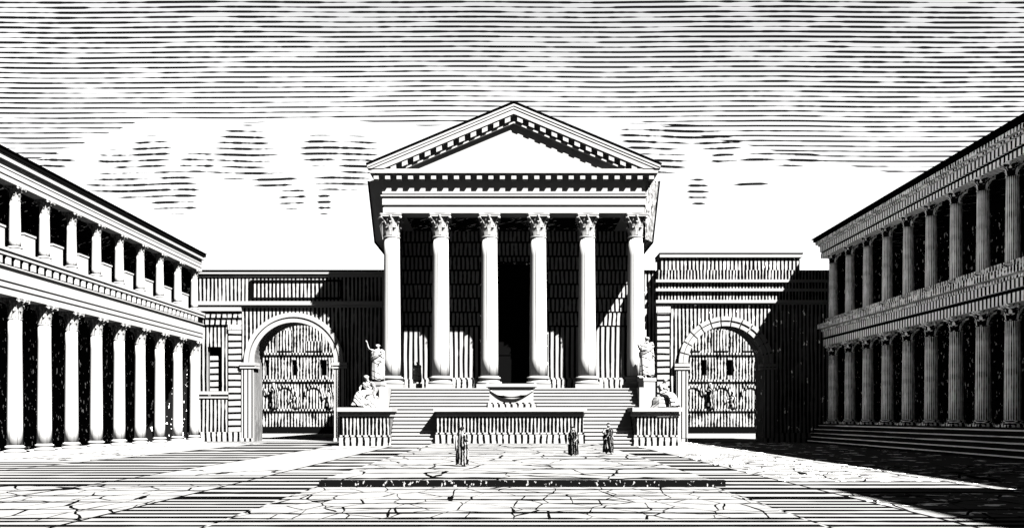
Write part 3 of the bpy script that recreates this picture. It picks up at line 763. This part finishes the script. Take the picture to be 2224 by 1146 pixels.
def seated(label, x, y, z, sc, rz, seed):
    """seated figure on a rock, thick drapery over both legs, one arm resting behind"""
    S = thing('statue', label, 'statue', (x, y, z), rz); rnd = random.Random(seed)
    m = MB(); n = 14
    prof = ((0,.52),(.12,.50),(.30,.42),(.44,.36),(.50,.22))
    for zz, rr in prof:
        for a in range(n):
            t = 2*PI*a/n; k = rr*(1 + rnd.uniform(-.12, .12)); m.v.append((k*math.cos(t)*sc, (.12 + k*.9*math.sin(t))*sc, zz*sc))
    for q in range(len(prof) - 1):
        for a in range(n):
            b = (a+1) % n; m.f.append((q*n+a, q*n+b, (q+1)*n+b, (q+1)*n+a)); m.sm.append(False)
    m.f.append(tuple((len(prof)-1)*n + a for a in range(n))); m.sm.append(False)
    m.build('rock_seat', 'statue', S)
    p = dict(pelvis=(0,.10,.52), waist=(0,.10,.68), chest=(0,.06,.88), neckb=(0,.03,1.02), neck=(0,-.01,1.09), head=(0,-.05,1.20),
             hipl=(.1,.05,.5), hipr=(-.1,.05,.5), kneel=(.13,-.36,.54), kneer=(-.13,-.33,.50), ankl=(.14,-.46,.09), ankr=(-.12,-.56,.08),
             toel=(.16,-.62,.04), toer=(-.13,-.72,.04), shl=(.2,.05,.98), shr=(-.2,.05,.98), elbl=(.36,.10,.76), elbr=(-.29,-.10,.76),
             wrl=(.38,.02,.54), wrr=(-.12,-.28,.66), face=(.3,-.95,0))
    b = skin_mesh('body', body_chain(p), 'statue', S, (0, 0, 0), 0, sc)
    m = MB(); n = 40; path = ((.10,.66,.19,.15),(.0,.56,.22,.15),(-.2,.55,.235,.13),(-.36,.53,.25,.13),(-.46,.42,.25,.13),(-.52,.25,.25,.13),(-.58,.04,.31,.19))
    P = [Vector((0, q[0], q[1])) for q in path]
    for i, (yy, zz, wx, th) in enumerate(path):
        d = (P[min(i+1, len(P)-1)] - P[max(i-1, 0)]).normalized(); nn = d.cross(Vector((1,0,0)))
        for a in range(n):
            t = 2*PI*a/n; f = 1 + (.06*math.sin(8*t + i*.5 + seed) + .05*math.sin(13*t))*(.3 + i/7)
            v = P[i] + Vector((1,0,0))*wx*f*math.cos(t) + nn*th*f*math.sin(t); m.v.append(tuple(v*sc))
    for q in range(len(path) - 1):
        for a in range(n):
            w = (a+1) % n; m.f.append((q*n+a, q*n+w, (q+1)*n+w, (q+1)*n+a)); m.sm.append(True)
    for k in range(3):
        m.tube([tuple(Vector(q)*sc) for q in ((.20,.12,.66+.05*k),(.05,-.08,.70+.06*k),(-.12,-.06,.86+.05*k),(-.2,.05,.97+.03*k),(-.15,.18,.9),(0,.22,.7))], .045*sc, 8)
    m.build('drapery', 'statue', b)
    return S
seated('seated draped marble figure on a rock, on the left podium wing', -12.45, 75.2, 3.2, 2.15, -.55, 1)
seated('seated draped marble figure on a rock, on the right podium wing', 12.75, 75.2, 3.2, 1.95, .75, 2)

# ------------------------------------------------------------------ sky, sun, camera
SUN = Vector((.62, -.78, 1.0)).normalized()          # direction towards the sun
el = math.asin(SUN.z); az = math.atan2(SUN.x, SUN.y)
W = bpy.data.worlds.new('World'); bpy.context.scene.world = W; W.use_nodes = True
k = NT(W.node_tree); bg = W.node_tree.nodes['Background']
sky = k.new('ShaderNodeTexSky'); sky.sky_type = 'NISHITA'; sky.sun_disc = False
sky.sun_elevation = el; sky.sun_rotation = az; sky.air_density = 1.0; sky.dust_density = 2.0
bw = k.new('ShaderNodeRGBToBW'); k.l.new(sky.outputs[0], bw.inputs[0])
d = k.new('ShaderNodeTexCoord').outputs['Generated']
x, y, z = k.xyz(d)
ay = k.m('MAXIMUM', k.m('ABSOLUTE', y), .05)
u = k.m('DIVIDE', x, ay); v = k.m('DIVIDE', z, ay)
# layers of streaky cloud: thick high sheet, thin lower edge, soft heaps on the left
edge = k.m('ADD', .345, k.m('MULTIPLY', k.m('SUBTRACT', k.noise(k.vec(k.m('MULTIPLY', u, 3.0), 1.0, 0.0), 1.0, 3.0), .5), .06))
edge = k.m('SUBTRACT', edge, k.ramp(u, .12, .40, 0, .055))
edge = k.m('SUBTRACT', edge, k.ramp(u, -.42, -.58, 0, .06))
high = k.ramp(k.m('SUBTRACT', v, edge), -.012, .12, 0, 1)
top = k.m('MULTIPLY', k.m('GREATER_THAN', high, 0.0), k.m('ADD', .27, k.m('MULTIPLY', high, .15)))
def blob(cx, cz, rx, rz):
    a = k.m('DIVIDE', k.m('SUBTRACT', u, cx), rx); b = k.m('DIVIDE', k.m('SUBTRACT', v, cz), rz)
    return k.m('SUBTRACT', 1.0, k.m('SQRT', k.m('ADD', k.m('MULTIPLY', a, a), k.m('MULTIPLY', b, b))))
heap = None
for px, py, rx, rz in ((330,330,48,45),(300,400,130,36),(380,430,62,42),(530,325,72,58),(520,375,70,14),(600,395,50,22),(635,430,32,30),(700,325,45,38),(775,350,48,60),(745,395,60,26),(705,445,20,32),
                       (120,350,60,26),(1390,300,46,36),(1440,350,60,34),(1515,415,26,36),(1570,345,30,14),(1630,400,40,14),(1480,290,90,24),(1560,310,60,18),(1700,345,90,16),(250,345,46,20),(430,350,40,26)):
    bb = blob((px - 1116)/1925, (905 - py)/1925, rx/1925, rz/1925); heap = bb if heap is None else k.m('MAXIMUM', heap, bb)
hn = k.noise(k.vec(k.m('MULTIPLY', u, 14.0), k.m('MULTIPLY', v, 20.0), 2.0), 1.0, 3.0)
heap = k.ramp(k.m('ADD', heap, k.m('MULTIPLY', k.m('SUBTRACT', hn, .5), 1.3)), 0, .30, 0, 1)
lines_top = k.lines(k.m('ADD', v, k.m('MULTIPLY', k.noise(k.vec(k.m('MULTIPLY', u, 2.2), k.m('MULTIPLY', v, 2.0), 7.0), 1.0, 1.0), .012)), u, .0056, top, .82, .05, 14.0, 15.0)
hv = k.m('ADD', v, k.m('MULTIPLY', k.m('SINE', k.m('MULTIPLY', u, 38.0)), .0011))
lines_heap = k.lines(hv, u, .0068, k.m('MULTIPLY', heap, .36), .85, .07, 14.0, 34.0, 5.0)
far_up = k.ramp(z, .44, .62, 0, 1)                    # unseen sky overhead darkened to keep the shadows deep
ink = k.m('MAXIMUM', k.m('MAXIMUM', lines_top, lines_heap), k.m('MULTIPLY', far_up, .93))
back = k.ramp(y, -.05, -.35, 0, .9)                   # unseen sky behind the viewer darkened too, cutting fill light
ink = k.m('MAXIMUM', ink, back)
lum = k.m('MULTIPLY', k.m('MULTIPLY', bw.outputs[0], .38), k.m('SUBTRACT', 1.0, k.m('MULTIPLY', ink, .985)))
k.l.new(lum, bg.inputs['Color']); bg.inputs['Strength'].default_value = .05

L = bpy.data.lights.new('sun', 'SUN'); L.energy = 5.0; L.angle = math.radians(.5); L.color = (1, .985, .96)
lo = bpy.data.objects.new('sun', L); C.objects.link(lo); lo.rotation_euler = (-SUN).to_track_quat('-Z', 'Y').to_euler(); lo.location = (40, -30, 80)

cam = bpy.data.cameras.new('camera'); co = bpy.data.objects.new('camera', cam); C.objects.link(co)
co.location = (0, 0, 2.4); co.rotation_euler = (PI/2, 0, 0)
cam.sensor_width = 36; cam.sensor_fit = 'HORIZONTAL'; cam.lens = 36*1925/2224
cam.shift_x = -(1116 - 1112)/2224; cam.shift_y = (905 - 573)/2224
cam.clip_end = 10000
S = bpy.context.scene; S.camera = co
S.view_settings.view_transform = 'Standard'; S.view_settings.look = 'None'; S.view_settings.exposure = 4.5; S.view_settings.gamma = 1.0
S.view_settings.use_curve_mapping = False
S.cycles.max_bounces = 3; S.cycles.diffuse_bounces = 1
